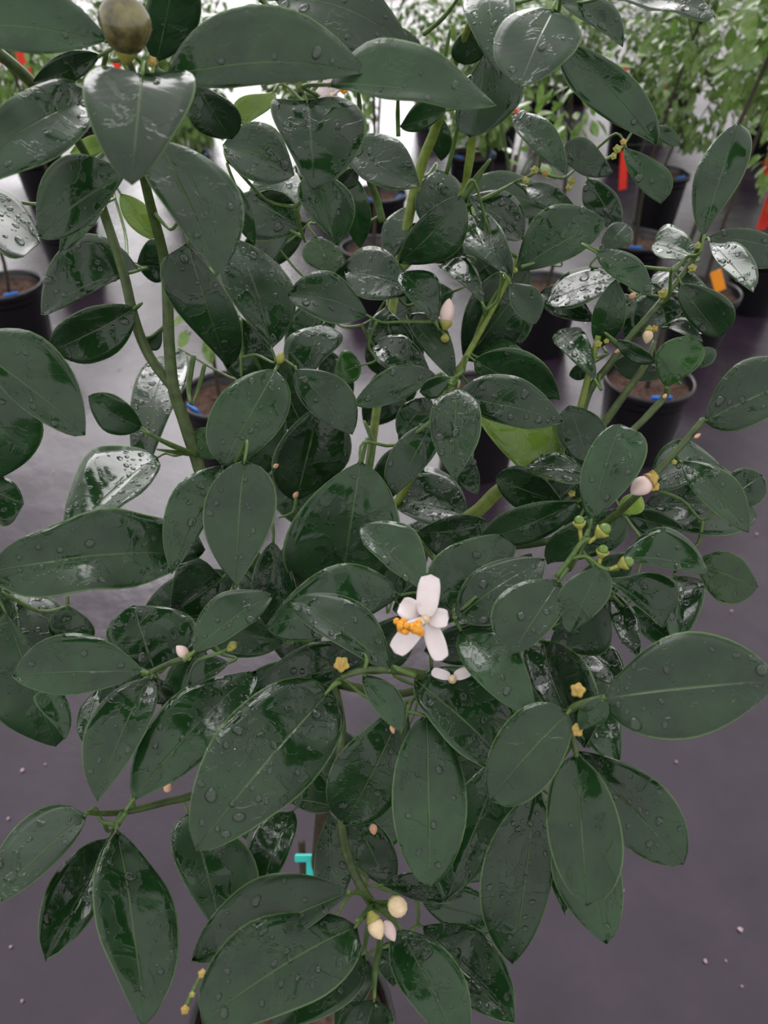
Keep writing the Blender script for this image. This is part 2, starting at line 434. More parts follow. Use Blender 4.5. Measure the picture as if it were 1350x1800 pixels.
# columns: base x,y, tip x,y, two widest edge points, depth along the view axis (m), kind
LEAVES = [
 # --- top left, close to the lens
 (188,62,-150,30,20,93,20,-40,.31,'d',{'drops':.3}), (275,112,312,-70,352,30,253,20,.345,'s',{'drops':.2}),
 (283,118,650,103,450,8,430,153,.31,'d',{'drops':.5,'fold':.05}),
 (250,116,232,303,148,168,343,172,.27,'h',{'drops':.1,'s':.95,'fold':.05,'cup':.22,'droop':.08}),
 (185,145,-75,295,30,170,95,285,.32,'d',{'drops':.3}), (218,300,62,410,97,283,150,398,.36,'d',{'drops':.4}),
 (280,240,385,478,418,345,258,320,.31,'d',{'drops':.2}), (345,150,408,248,418,190,338,215,.37,'s',{'drops':.2}),
 (175,102,55,150,110,93,120,148,.345,'s',{'drops':.3}), (195,252,122,268,160,238,160,275,.42,'f',{'mat':'leaf_pale','drops':0}),
 (-70,330,72,412,20,348,5,455,.43,'g',{}), (195,345,108,430,130,365,150,412,.41,'d',{}),
 (240,466,60,542,135,418,130,530,.47,'d',{'s':1.43,'drops':1.5}), (240,466,302,470,270,418,275,496,.5,'s',{}),
 (330,432,402,657,284,500,421,560,.44,'s',{'drops':.5}), (212,340,270,422,264,370,222,390,.56,'f',{'mat':'leaf_pale','drops':.3}),
 # --- top middle
 (575,140,874,172,700,78,735,184,.32,'d',{'drops':.6}), (470,-25,714,45,600,-50,600,90,.35,'d',{'drops':.5}),
 (600,60,748,88,690,44,670,112,.385,'d',{}), (540,168,552,319,476,200,641,238,.36,'h',{'s':1.0,'cup':.25,'fold':.05,'drops':.3}),
 (392,248,521,298,465,222,440,324,.42,'d',{}), (606,262,737,325,690,246,655,328,.45,'d',{}),
 (555,303,590,432,527,345,624,355,.42,'f',{'cup':.5,'drops':.3}), (618,308,634,442,652,370,606,380,.5,'s',{'drops':.3}),
 (592,335,627,298,598,305,625,325,.47,'s',{'drops':0}), (555,414,585,481,601,446,533,456,.55,'d',{'mat':'leaf_fresh'}),
 (480,608,420,413,389,500,514,510,.5,'d',{'drops':1.3}), (420,338,528,395,500,342,440,428,.48,'d',{}),
 (518,364,448,343,490,335,480,362,.44,'s',{'drops':0}), (413,325,448,432,443,370,410,380,.43,'s',{'drops':.2}),
 (482,158,428,217,413,180,477,190,.52,'u',{'mat':'leaf_pale','drops':0}), (786,195,702,226,745,172,740,230,.5,'s',{}),
 (770,203,775,287,755,240,795,245,.55,'s',{'drops':.3}), (855,92,830,238,917,165,800,195,.4,'d',{'s':1.28,'drops':.3}),
 (832,38,815,116,794,85,857,85,.45,'s',{}), (850,-70,872,97,813,10,905,0,.37,'g',{'drops':1.5}),
 (972,12,912,146,1017,80,872,58,.33,'h',{'s':1.1,'drops':.4,'fold':.02,'droop':.03}), (985,-12,1102,65,1070,8,1025,40,.45,'d',{}),
 (1040,-18,1250,0,1150,-55,1180,23,.4,'g',{'drops':.4}), (992,68,1154,249,1122,148,1012,168,.38,'d',{'drops':.4}),
 (898,193,990,297,974,225,920,248,.5,'d',{'drops':1.6}), (986,270,1081,300,1025,241,1030,310,.52,'d',{}),
 (1099,256,1162,356,1178,305,1110,312,.5,'d',{}), (1148,222,1197,254,1180,225,1165,250,.56,'d',{'drops':.3}),
 (1236,412,1298,207,1317,285,1222,310,.42,'d',{'drops':.15}), (1231,455,1146,424,1185,404,1168,461,.5,'g',{'s':1.23}),
 (1243,417,1320,501,1320,448,1268,470,.48,'g',{}), (1250,412,1410,440,1320,403,1320,472,.52,'d',{}),
 (907,474,1064,382,960,368,1012,450,.5,'d',{}), (1033,312,1089,404,1086,345,1030,370,.55,'d',{}),
 (923,320,1010,363,975,328,950,366,.56,'d',{}), (825,342,922,416,902,350,862,412,.55,'d',{'drops':1.6}),
 (820,366,886,472,888,410,808,425,.52,'g',{'fold':.5,'tilt':(-.45,0)}), (813,350,700,472,738,385,805,440,.5,'s',{'drops':.4}),
 (770,293,758,392,808,340,728,350,.57,'d',{}), (716,357,678,452,673,400,720,412,.58,'d',{}),
 (728,505,602,470,665,438,650,533,.53,'d',{'drops':.6}), (650,548,511,508,572,481,568,571,.47,'d',{}),
 (772,560,710,468,765,490,712,520,.5,'d',{}), (802,665,714,543,780,570,742,612,.51,'d',{}),
 (846,518,766,443,828,462,790,482,.52,'g',{}), (816,641,935,478,832,512,908,598,.53,'s',{'drops':.4,'mat':'leaf'}),
 (897,496,943,566,950,520,903,548,.47,'d',{'drops':.5}), (1090,488,960,522,1015,473,1020,539,.52,'g',{}),
 (1042,560,943,508,1000,505,975,556,.55,'d',{}), (1041,651,965,561,1026,585,982,612,.5,'g',{'drops':1.6}),
 (1048,440,1146,517,1118,452,1078,488,.45,'d',{'drops':1.4}), (1058,442,1106,388,1068,400,1109,425,.53,'d',{}),
 (1052,613,1082,494,1042,550,1100,560,.48,'s',{'drops':.1}), (1120,520,1075,558,1085,522,1110,555,.5,'d',{'drops':.3}),
 (1198,503,1268,598,1285,530,1207,560,.45,'s',{'s':1.28,'drops':.5}), (1135,485,1268,525,1195,471,1190,518,.485,'g',{}),
 (1207,535,1093,583,1130,520,1150,585,.505,'d',{}), (1170,681,1218,588,1157,618,1235,635,.46,'f',{'mat':'leaf_fresh','drops':.6}),
 (1214,646,1259,611,1228,615,1250,640,.5,'d',{'drops':.5}), (1082,602,1154,641,1122,606,1110,636,.46,'s',{'drops':.4}),
 (1167,662,1078,636,1120,625,1110,668,.51,'d',{}), (1172,570,1234,593,1205,563,1200,590,.5,'g',{}),
 (1042,640,1000,662,1015,640,1025,666,.53,'s',{}),
 # --- middle
 (566,562,530,668,500,610,601,600,.55,'d',{'drops':.6}), (634,640,584,662,605,616,622,672,.5,'d',{'mat':'leaf_fresh'}),
 (519,646,621,761,612,678,538,718,.46,'d',{}), (768,658,624,707,690,647,690,710,.47,'d',{}),
 (757,660,654,595,718,598,678,650,.51,'d',{}), (678,534,690,625,648,590,728,600,.54,'d',{}),
 (648,600,680,665,690,625,645,640,.56,'s',{}), (791,666,737,692,758,663,768,698,.45,'s',{'drops':.3}),
 (803,675,795,837,758,745,850,748,.42,'d',{}), (762,738,692,869,686,795,770,790,.45,'d',{'s':1.33}),
 (757,698,700,764,705,715,755,750,.51,'d',{}), (830,803,839,868,843,838,799,840,.5,'d',{}),
 (692,880,822,902,765,836,755,930,.56,'g',{'s':1.23,'drops':1.5}), (833,636,986,708,930,614,870,682,.47,'s',{'drops':.5,'cup':.2}),
 (840,622,927,616,885,599,885,630,.51,'g',{}), (796,692,989,735,900,660,890,748,.44,'d',{'drops':1.2}),
 (890,680,945,856,842,740,990,775,.5,'u',{'mat':'leaf_pale','drops':0}), (1036,830,921,814,980,803,985,859,.46,'g',{}),
 (990,886,871,842,930,820,912,892,.48,'s',{'drops':.3}), (1018,884,843,956,902,892,948,948,.46,'s',{'drops':.3}),
 (733,940,858,925,800,904,805,985,.5,'s',{}), (1000,708,1037,817,1068,755,980,770,.48,'d',{'drops':.4}),
 (1037,914,1088,739,1027,815,1136,808,.38,'d',{'drops':1.0,'s':1.33}), (1237,739,1430,648,1310,638,1335,748,.38,'d',{'drops':.6}),
 (1140,842,1270,812,1190,784,1195,865,.42,'g',{}), (1199,804,1319,923,1290,845,1235,888,.38,'d',{'drops':.6}),
 (1262,890,1340,833,1290,828,1335,885,.42,'d',{'drops':.4}), (1135,880,1335,895,1240,825,1240,953,.45,'d',{}),
 (1104,906,1202,932,1155,895,1150,945,.43,'s',{}), (1094,975,1250,993,1170,929,1185,1002,.38,'d',{}),
 (1222,990,1334,1030,1285,973,1270,1062,.42,'d',{'mat':'leaf_fresh','drops':.5}), (1056,994,1000,1114,985,1042,1072,1050,.36,'d',{'drops':.5}),
 (984,1018,902,1146,870,1060,982,1090,.36,'d',{'s':1.28}), (798,1084,955,975,842,1000,910,1085,.385,'d',{}),
 (800,1078,882,938,757,990,900,985,.42,'d',{'s':1.33,'drops':.4}), (746,1031,635,918,725,940,662,985,.37,'d',{'drops':1.4}),
 (712,1040,468,1096,590,994,565,1120,.41,'d',{'drops':.5}), (691,1172,512,1040,630,1063,570,1122,.37,'d',{'drops':.8}),
 (650,1160,438,1212,550,1132,545,1212,.43,'d',{}), (588,1200,349,1478,400,1262,552,1372,.36,'d',{'s':1.23,'drops':.9,'fold':.06}),
 (640,1183,706,1284,704,1222,652,1240,.36,'d',{'drops':.5}), (730,1189,922,1368,875,1210,785,1308,.37,'d',{'drops':.8,'s':1.38}),
 (803,1094,932,1246,903,1135,828,1188,.36,'d',{'drops':.5}), (750,1254,757,1563,688,1410,819,1410,.36,'f',{'drops':.8,'s':1.38}),
 (713,1240,603,1461,585,1340,706,1390,.4,'s',{'drops':.8}), (998,1249,858,1404,892,1266,962,1380,.33,'d',{'s':1.13,'drops':.2,'fold':.04}),
 (1060,1224,1378,1190,1210,1112,1200,1302,.33,'d',{'drops':.6,'fold':.05}), (1014,1318,1206,1521,1172,1390,1082,1472,.35,'d',{'drops':1.2}),
 (1013,1325,1032,1594,960,1450,1093,1480,.34,'f',{'tilt':(.1,0),'s':1.28,'drops':.15,'cup':.2}), (1020,1400,1063,1661,972,1530,1094,1540,.375,'d',{'drops':.5}),
 (945,1390,902,1708,843,1530,970,1540,.385,'s',{'drops':.8}), (985,1420,992,1592,958,1500,1012,1510,.40,'g',{}),
 (890,1320,785,1585,770,1450,915,1440,.43,'d',{'drops':.3}), (670,1552,820,1560,745,1532,760,1590,.45,'d',{}),
 (702,1627,815,1850,812,1710,698,1730,.37,'d',{'drops':1.2}), (738,1622,897,1787,872,1668,798,1752,.40,'g',{'drops':1.4,'fold':.45,'tilt':(-.35,-.2)}),
 (740,1582,890,1625,820,1555,810,1640,.45,'s',{'drops':.4}), (613,1567,334,1688,450,1550,478,1668,.36,'d',{'drops':.8}),
 (627,1618,351,1786,425,1632,560,1758,.34,'d',{'s':1.28,'drops':1.0,'fold':.05}), (641,1676,470,1815,545,1680,610,1765,.37,'d',{}),
 (658,1754,628,1870,597,1800,693,1810,.36,'d',{'drops':.3}), (642,1680,590,1805,596,1740,655,1735,.41,'g',{}),
 (682,1650,690,1727,660,1690,718,1690,.46,'g',{'drops':.2}),
 # --- left and lower left
 (150,1428,-45,1605,40,1440,88,1527,.36,'d',{}), (201,1455,94,1663,77,1570,170,1600,.38,'g',{'fold':.55,'tilt':(.5,0)}),
 (208,1456,258,1794,163,1610,310,1630,.35,'d',{'drops':.5}), (334,1424,395,1652,304,1510,452,1530,.42,'d',{'drops':.3}),
 (515,1410,455,1562,433,1480,513,1490,.45,'g',{}), (583,1415,500,1402,555,1350,550,1430,.42,'d',{'drops':.3}),
 (582,1592,578,1430,552,1530,622,1510,.48,'s',{}), (690,1570,620,1430,610,1500,690,1480,.48,'s',{}),
 (233,1394,454,1158,280,1250,395,1305,.39,'d',{'drops':.7}), (263,1182,164,1399,158,1275,262,1285,.37,'d',{'drops':.6}),
 (251,1178,17,1185,125,1113,125,1222,.37,'d',{'drops':.5}), (10,1080,100,1323,-30,1220,118,1230,.43,'s',{'drops':.5}),
 (20,1022,42,1162,-22,1090,99,1105,.45,'g',{'fold':.5,'tilt':(.45,0)}), (120,1065,126,1142,84,1100,167,1108,.45,'s',{}),
 (270,1180,230,1058,188,1125,347,1100,.44,'d',{}), (392,1018,298,1082,322,975,372,1074,.47,'s',{}),
 (338,1140,480,1034,376,1052,428,1107,.38,'d',{'drops':1.4}), (-18,995,368,958,190,904,140,1050,.38,'d',{'wave':.035,'s':1.18,'drops':.8,'fold':.25}),
 (392,812,300,1000,298,880,368,910,.405,'d',{'drops':1.5}), (427,808,412,1031,360,900,489,890,.38,'d',{'drops':.8}),
 (488,642,395,809,375,712,498,745,.42,'d',{'s':1.28,'drops':1.0}), (277,789,108,945,155,818,245,880,.45,'g',{'drops':.8}),
 (312,582,240,790,233,690,325,680,.56,'g',{}), (251,756,154,703,212,696,188,756,.44,'s',{'drops':.3}),
 (236,545,88,622,132,546,192,624,.46,'s',{'drops':.2,'s':1.33}), (-70,590,151,758,88,606,45,722,.36,'d',{'drops':1.0}),
 (-10,678,-12,853,77,755,-90,760,.4,'s',{'drops':.2}), (-50,850,42,885,10,842,0,928,.41,'d',{'drops':.4}),
 (285,582,257,613,262,590,280,612,.5,'s',{}), (482,690,414,558,393,640,482,620,.53,'s',{}),
 (340,758,392,803,375,757,350,800,.49,'f',{'mat':'leaf_fresh'}), (632,818,594,1065,502,950,703,945,.46,'s',{'drops':.2,'s':1.33}),
 (520,885,560,715,478,800,615,790,.52,'s',{'drops':.3}), (480,955,502,1135,443,1040,523,1040,.47,'s',{'drops':.2}),
 (402,1163,330,1207,350,1158,372,1192,.405,'d',{'drops':.3}), (252,1184,175,1237,195,1185,230,1230,.41,'s',{}),
 (263,1190,302,1240,300,1205,262,1225,.41,'s',{}), (176,1204,145,1298,137,1255,179,1250,.415,'g',{}),
 (84,1208,113,1297,60,1232,123,1250,.41,'d',{'drops':.4}), (1065,1008,1172,1092,1180,1035,1108,1062,.395,'d',{'cup':.3}),
 (1070,1038,1122,1152,1120,1085,1080,1105,.41,'g',{}), (1100,1070,1188,1130,1150,1075,1140,1125,.415,'d',{}),
 (1190,998,1196,1117,1235,1055,1160,1065,.42,'g',{'fold':.5,'tilt':(.45,0)}), (1028,1128,1092,1203,1088,1150,1030,1185,.45,'g',{}),
 (1062,1058,968,1132,1000,1078,1062,1142,.43,'s',{}), (943,1111,1005,1292,934,1190,1064,1210,.385,'g',{'fold':.55,'tilt':(-.5,0)}),
 (1050,1240,1086,1332,1090,1270,1028,1300,.375,'g',{}), (1061,1229,1019,1285,1022,1240,1066,1262,.325,'s',{'drops':.2}),
 (1087,898,958,1003,982,930,1092,955,.43,'s',{'drops':.4}), (1090,902,1126,868,1095,875,1128,900,.41,'f',{'mat':'leaf_pale','drops':.2}),
]
for L_ in LEAVES:
    leaf(*L_[:10], **L_[10])

# leaves deep inside the crown, in shade behind the outer ones
fr_ = random.Random(77); placed = []
GAPS = [(665,380,60), (470,305,60), (250,560,130), (640,480,0), (850,900,40), (900,800,60), (960,600,70), (720,260,60), (400,680,60), (530,1500,105)]
def inside(x, y):
    ok = (440 < x < 1010 and 340 < y < 1000) or (300 < x < 1080 and 1000 < y < 1250) or (430 < x < 900 and 1250 <= y < 1560)
    return ok and all((x-a)**2+(y-b)**2 > r*r for a, b, r in GAPS)
while len(placed) < 58:
    x, y = fr_.uniform(300, 1080), fr_.uniform(340, 1560)
    if not inside(x, y) or any((x-a)**2+(y-b)**2 < 62**2 for a, b in placed): 
        if fr_.random() < .002: break
        continue
    placed.append((x, y)); z_ = (.62 if y < 900 else .56)+fr_.uniform(-.02, .08); Lp = fr_.uniform(.055, .085)*FPX/z_; a = fr_.uniform(.2, 2.9)+(0 if fr_.random() < .75 else 3.1)
    dx, dy = math.cos(a)*Lp/2, math.sin(a)*Lp/2; wp = Lp*fr_.uniform(.22, .29); nx, ny = -math.sin(a)*wp, math.cos(a)*wp
    leaf(x-dx, y-dy, x+dx, y+dy, x+nx, y+ny, x-nx, y-ny, z_, fr_.choice('sssd'), drops=.25)

# ------------------------------------------------------------------ stems: px, py, depth, half-width px
def stem(name, pts, mat='stem', seg=8):
    P = [at(a, b, z) if not isinstance(a, Vector) else a for a, b, z, r in pts]
    rr = [r*z/FPX for a, b, z, r in pts]
    tube(name, P, rr, M[mat], bush, seg)
    q = catmull(P, 6); return q
SK = []
soil_top = potc+UP*(POT_H-.05)
P = [soil_top, at(548,1620,.86), at(570,1400,.70), at(585,1200,.62), at(610,1020,.585)]
tube('trunk', P, [.0085, .008, .007, .0062, .0055], M['bark'], bush, 10); SK += catmull(P, 8)
for nm, pts in [
 ('stem', [(585,1200,.62,12),(470,1010,.56,11),(375,880,.505,11),(340,790,.49,11.5),(322,735,.485,11.5),(305,683,.48,11),(297,600,.475,10.5),(291,470,.465,10),(262,350,.43,9),(246,270,.39,8),(244,140,.335,7)]),
 ('stem', [(305,683,.48,9),(262,625,.48,9),(236,560,.475,9.5),(217,480,.47,9),(182,372,.455,8.5),(150,270,.41,7),(60,150,.36,10),(-20,80,.34,10)]),
 ('stem', [(610,1020,.585,9),(640,880,.58,8),(665,700,.58,8),(700,480,.59,9),(735,310,.56,10),(768,220,.53,9),(800,110,.47,7),(830,30,.43,6)]),
 ('stem', [(610,1020,.585,9),(700,880,.57,7),(760,760,.54,6),(803,660,.52,6),(868,540,.525,5),(905,468,.515,5),(940,400,.53,4)]),
 ('stem', [(700,480,.59,6),(770,410,.58,6),(812,340,.56,6),(824,290,.54,8),(832,235,.52,8),(850,120,.46,6)]),
 ('stem', [(610,1020,.585,8),(740,950,.56,8),(830,905,.55,12),(880,860,.54,12),(960,820,.52,8),(1005,760,.50,6),(1022,710,.495,6.5),(1042,630,.49,6.5),(1052,590,.485,5)]),
 ('stem', [(960,820,.52,6),(1010,770,.50,6),(1035,690,.495,7),(1072,640,.485,6.5),(1110,590,.48,6),(1147,547,.475,5.5),(1215,461,.48,5),(1237,408,.45,3.5)]),
 ('stem', [(960,820,.52,5),(1030,780,.49,6),(1066,738,.485,7),(1100,690,.48,6.5),(1133,643,.475,6),(1150,600,.48,4)]),
 ('stem', [(960,820,.52,5),(1050,800,.47,6),(1112,756,.465,6),(1150,718,.465,6.5),(1170,695,.465,6),(1172,680,.46,4)]),
 ('stem', [(740,950,.56,7),(900,960,.49,7),(1040,930,.43,7),(1110,880,.40,6),(1154,831,.39,5.5),(1200,780,.387,6),(1236,737,.385,5.5)]),
 ('stem', [(585,1200,.62,9),(600,1270,.50,8),(597,1330,.46,7),(598,1420,.455,8),(607,1490,.45,8),(630,1550,.43,8),(655,1590,.41,8)]),
 ('stem', [(585,1200,.62,9),(500,1290,.52,8),(420,1360,.45,8),(340,1397,.415,7),(290,1410,.40,6.5),(235,1424,.385,6),(190,1430,.375,5),(150,1428,.362,4)]),
 ('stem', [(585,1200,.62,9),(690,1220,.50,7),(760,1200,.43,7),(737,1186,.385,9),(690,1178,.37,7),(640,1178,.362,6),(600,1190,.36,5)]),
 ('stem', [(740,950,.56,7),(790,1020,.47,6),(800,1080,.40,6)]),
 ('stem', [(760,1200,.43,7),(900,1250,.38,6),(985,1255,.345,6),(1015,1240,.335,7),(1060,1225,.331,5)]),
 ('stem', [(985,1255,.345,5),(1003,1290,.343,6),(1013,1325,.341,5)]),
 ('stem', [(1040,930,.43,6),(1000,1000,.385,6),(1015,965,.372,6),(1030,945,.37,5)]),
 ('stem', [(470,1010,.56,7),(400,1110,.44,6),(337,1150,.39,5),(300,1165,.385,5),(262,1183,.375,5)]),
]:
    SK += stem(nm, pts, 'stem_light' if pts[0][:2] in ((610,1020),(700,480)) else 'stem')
# thin shoots seen against the light between the leaves
for pts in [
 [(345,800,.487,5),(300,782,.46,5),(250,757,.442,4)], [(345,800,.487,4),(310,795,.47,4),(276,790,.452,3)],
 [(628,230,.5,4.5),(632,190,.49,4.5),(627,140,.46,4)], [(700,240,.52,4),(699,200,.51,4),(700,160,.48,4)],
 [(672,390,.56,7),(662,350,.55,7),(650,320,.53,6),(640,290,.5,4)], [(785,305,.55,4),(800,245,.53,4),(812,190,.5,4)],
 [(812,352,.56,6),(840,310,.55,6),(862,280,.54,5)], [(812,365,.56,4),(860,345,.55,4),(905,320,.55,3)],
 [(518,364,.44,4),(526,395,.46,4),(536,425,.48,4)], [(422,560,.52,4),(424,610,.515,4),(424,662,.51,4)],
 [(490,640,.47,4),(475,665,.44,4)], [(493,630,.47,4),(520,645,.465,3.5)], [(340,625,.5,5),(332,680,.5,5),(335,710,.49,5)],
 [(360,640,.5,4),(350,680,.5,4),(338,712,.49,4)], [(745,60,.5,4),(780,30,.48,4),(810,-10,.46,4)], [(778,120,.5,4),(785,85,.49,4),(792,50,.48,4)],
 [(645,830,.56,6),(655,780,.565,6),(640,740,.57,5)], [(632,820,.55,6),(645,770,.56,6)], [(798,665,.47,5),(775,700,.45,5),(758,740,.448,4)],
 [(799,655,.51,3),(790,620,.51,3),(783,590,.51,3)], [(235,1424,.385,5),(232,1410,.387,5),(233,1395,.39,4)], [(213,1432,.38,7),(208,1445,.365,6),(206,1456,.352,4)],
 [(118,1048,.45,3),(119,1058,.45,3),(120,1068,.45,3)], [(655,1590,.41,8),(690,1590,.39,6),(700,1598,.38,5)], [(655,1590,.41,6),(640,1610,.37,6),(627,1618,.345,5)],
 [(655,1590,.41,5),(670,1600,.39,5),(705,1630,.372,4)], [(655,1590,.41,5),(645,1640,.395,5),(640,1676,.375,4)], [(655,1590,.41,6),(668,1650,.40,6),(660,1700,.38,6),(658,1754,.362,5)],
 [(655,1590,.41,5),(640,1572,.39,5),(612,1568,.362,4)], [(798,1084,.39,5),(820,1065,.388,4.5),(838,1048,.384,3.5)], [(598,1200,.36,4),(588,1203,.358,5),(570,1222,.358,3)],
 [(640,1178,.362,4),(645,1160,.362,4),(640,1148,.363,3)], [(730,1188,.368,5),(700,1176,.366,5),(690,1170,.368,4)], [(760,1120,.36,4),(758,1160,.38,4),(760,1190,.41,4)],
 [(705,1290,.38,3),(722,1235,.385,4),(735,1225,.39,4)], [(905,465,.515,4),(880,500,.52,4),(850,555,.525,4),(818,640,.525,4)], [(846,518,.52,3),(850,540,.52,3),(853,560,.525,3)],
 [(915,470,.5,4),(940,462,.5,4)], [(325,1775,1.005,4),(338,1745,1.01,4),(355,1710,1.02,4)], [(318,1150,.386,3),(337,1156,.388,3)],
 [(345,1160,.39,3),(385,1148,.39,3),(408,1135,.39,3)], [(520,875,.5,3),(515,900,.5,3),(490,910,.5,3)], [(1085,1000,.385,5),(1065,1000,.37,4),(1056,995,.362,4)],
]:
    P = [at(a, b, z) for a, b, z, r in pts]
    tube('twig', P, [r*z/FPX*(.5 if i_ == len(pts)-1 else 1) for i_, (a, b, z, r) in enumerate(pts)], M['twig'], bush, 7, 4); SK += catmull(P, 3)

# every leaf is carried by a stalk that runs to the nearest wood
todo = list(BASES)
near = [min(((b[0]-q).length, i) for i, q in enumerate(SK)) for b in todo]
alive = set(range(len(todo)))
while alive:
    k = min(alive, key=lambda a: near[a][0]); alive.remove(k)
    b, back, z = todo[k]; dist, i = near[k]; q = SK[i]
    if dist < .0015: continue
    m1 = b+back*min(.35*dist, .012); m2 = (b+q)*.5+ (b-C0).normalized()*dist*.18 - UP*dist*.05
    pts = [b-back*.0015, m1, m2, q] if dist > .012 else [b-back*.0015, (b+q)*.5, q]
    rr = [.0008, .0009, .0011, .0013] if len(pts) == 4 else [.0008, .0010, .0012]
    tube('leaf_stalk', pts, rr, M['twig'], bush, 6, 4)
    new = catmull(pts, 4)[2:-1]; j0 = len(SK); SK += new
    for a in alive:
        for j, qq in enumerate(new):
            d = (todo[a][0]-qq).length
            if d < near[a][0]: near[a] = (d, j0+j)

# ------------------------------------------------------------------ flowers, buds, fruitlets
def petal(parent, bx, by, tx, ty, wd, z, n, s=.5, bend=.1, dz=0, name='petal', mat='petal', cup=.25):
    B, T = Vector((bx, by)), Vector((tx, ty)); d = (T-B).normalized(); nn = Vector((-d.y, d.x)); c = B+(T-B)*.55
    V, F, UV, L3, W3 = pixel_sheet((bx, by), (tx, ty), tuple(c+nn*wd), tuple(c-nn*wd), z, n, 10, 6, s, fold=.0, droop=bend, wave=.02, cup=cup)
    o = mk(name, V, F, M[mat], parent, origin=V[3].copy())
    md = o.modifiers.new('thickness', 'SOLIDIFY'); md.thickness = .0006; md.offset = 0
    return o
def ball_geo(c, r, seg=10, rg=6, sq=1.0, axis=UP):
    prof = [(max(1e-5, r*math.sin(math.pi*i/rg)), -r*sq*math.cos(math.pi*i/rg)) for i in range(rg+1)]
    return lathe_geo(prof, c, axis, seg)
def blob(name, p0, p1, r0, mat, parent, seg=12, pw=1.0):
    """egg shaped body between two points"""
    d = p1-p0; L = d.length; prof = []
    for i in range(11):
        t = i/10; prof.append((max(1e-5, r0*(math.sin(math.pi*min(1, t**pw)))**.75), L*t))
    return lathe(name, prof, p0, d, M[mat], parent, seg)
def calyx(parent, p, d, r, mat='calyx'):
    prof = [(r*.35, -r*.9), (r*.6, -r*.5), (r*1.0, 0), (r*1.15, r*.45), (r*.95, r*.5), (r*.7, r*.1)]
    return lathe('calyx', prof, p, d, M[mat], parent, 10, .14)
def flower(px, py, z, petals, anthers, tilt=(0, 0)):
    c = at(px, py, z); n = ((C0-c).normalized()+RT*tilt[0]+UP*tilt[1]).normalized()
    core = lathe('flower', [(.0012, -.006), (.0022, -.002), (.0024, .002), (.0016, .005), (.0006, .0065)], c, n, M['bud'], bush, 12)
    for (bx, by, tx, ty, wd, bend, cup) in petals: petal(core, bx, by, tx, ty, wd, z-.002, n, bend=bend, cup=cup)
    for (ax, ay, r) in anthers:
        V, F = [], []; rr = random.Random(int(ax)); cc = at(ax, ay, z-.012)
        for k in range(16):
            q = cc+Vector((rr.uniform(-1, 1), rr.uniform(-1, 1), rr.uniform(-1, 1)))*(r*.62*z/FPX)
            v, f = ball_geo(q, r*.42*z/FPX, 7, 5); b = len(V); V += v; F += [tuple(a+b for a in x) for x in f]
        mk('anther_cluster', V, F, M['anther'], core, origin=cc)
        tube('filament', [c+n*.002, (c+cc)*.5+n*.001, cc], [.0016, .0013, .001], M['petal'], core, 7, 3)
    calyx(core, c-n*.007, n, .0035)
    return core
flower(747, 1088, .335, [(748,1086,757,1010,20,.02,.25), (740,1082,702,1062,19,.30,.5), (752,1086,789,1087,17,.22,.4), (740,1092,693,1148,19,.05,.25), (753,1092,777,1162,17,.06,.25)],
       [(705,1100,15), (732,1104,16)])
flower(583, 168, .62, [(583,168,548,140,13,.1,.3), (583,168,560,185,10,.2,.4), (583,172,614,205,14,.1,.3), (580,160,590,130,12,.1,.3)], [(604,153,11)])
flower(795, 1194, .385, [(792,1190,758,1180,9,.1,.3), (798,1190,828,1178,10,.1,.3)], [])
def bud(x0, y0, x1, y1, r, z, mat='bud', cal=True, cmat='calyx', dz=0):
    p0, p1 = at(x0, y0, z), at(x1, y1, z-dz)
    o = blob('flower_bud', p0, p1, r*z/FPX, mat, bush, 12, .85)
    if cal: calyx(o, p0+(p1-p0)*.02, p1-p0, r*.8*z/FPX, cmat)
    return o
bud(783,572,790,524,13,.505,'bud_pink'); bud(781,603,784,586,8,.508,'calyx',False)
bud(330,1155,310,1135,10,.383,'bud_pink'); bud(1145,855,1110,862,0.1,.39) if False else bud(1146,842,1108,868,17,.385,'bud_pink',True,'calyx_old')
bud(1141,578,1136,605,9,.475,'bud'); bud(694,1588,706,1602,17,.365,'bud',True,'calyx',.012); bud(654,1612,670,1652,15,.36,'bud',True,'calyx',.004)
bud(676,1618,694,1655,11,.37,'bud_pink',False); bud(490,640,496,618,8,.465,'calyx',False); bud(404,1140,415,1128,8,.388,'calyx')
bud(688,1272,692,1290,4.8,.362,'debris',False); bud(655,1448,658,1468,7.2,.41,'debris',False); bud(516,876,524,864,4.8,.5,'debris',False)
bud(480,822,490,816,4.2,.5,'debris',False); bud(1080,620,1095,612,3.6,.47,'debris',False); bud(1106,525,1118,515,5.4,.5,'debris',False)
bud(1220,770,1232,762,3.6,.384,'debris',False); bud(1165,700,1172,692,3.6,.46,'debris',False); bud(290,1392,300,1378,7.2,.60,'debris',False)
def fruitlet(x, y, sx, sy, r, z):
    p = at(x, y, z); q = at(sx, sy, z+.004); d = (p-q).normalized()
    V, F = ball_geo(p, r*z/FPX, 14, 10, 1.0, d)
    o = mk('fruitlet', V, F, M['fruitlet'], bush, origin=p)
    calyx(o, p-d*r*.85*z/FPX, d, r*1.15*z/FPX)
    tube('fruit_stalk', [p-d*r*z/FPX, (p+q)*.5, q], [.0011, .0010, .0009], M['calyx'], o, 7, 3)
for a in [(1018,915,1022,955,9,.365), (1063,930,1035,955,11,.362), (1060,966,1052,995,9,.36), (1104,988,1068,1002,10,.358)]: fruitlet(*a)
tube('twig', [at(978,1015,.372), at(1005,978,.368), at(1024,952,.366), at(1040,948,.366)], [.0013, .0013, .0012, .0010], M['twig'], bush, 7, 4)
tube('twig', [at(1000,982,.369), at(1030,978,.366), at(1055,996,.362), at(1070,1002,.36)], [.0011, .0010, .0010, .0010], M['twig'], bush, 7, 4)
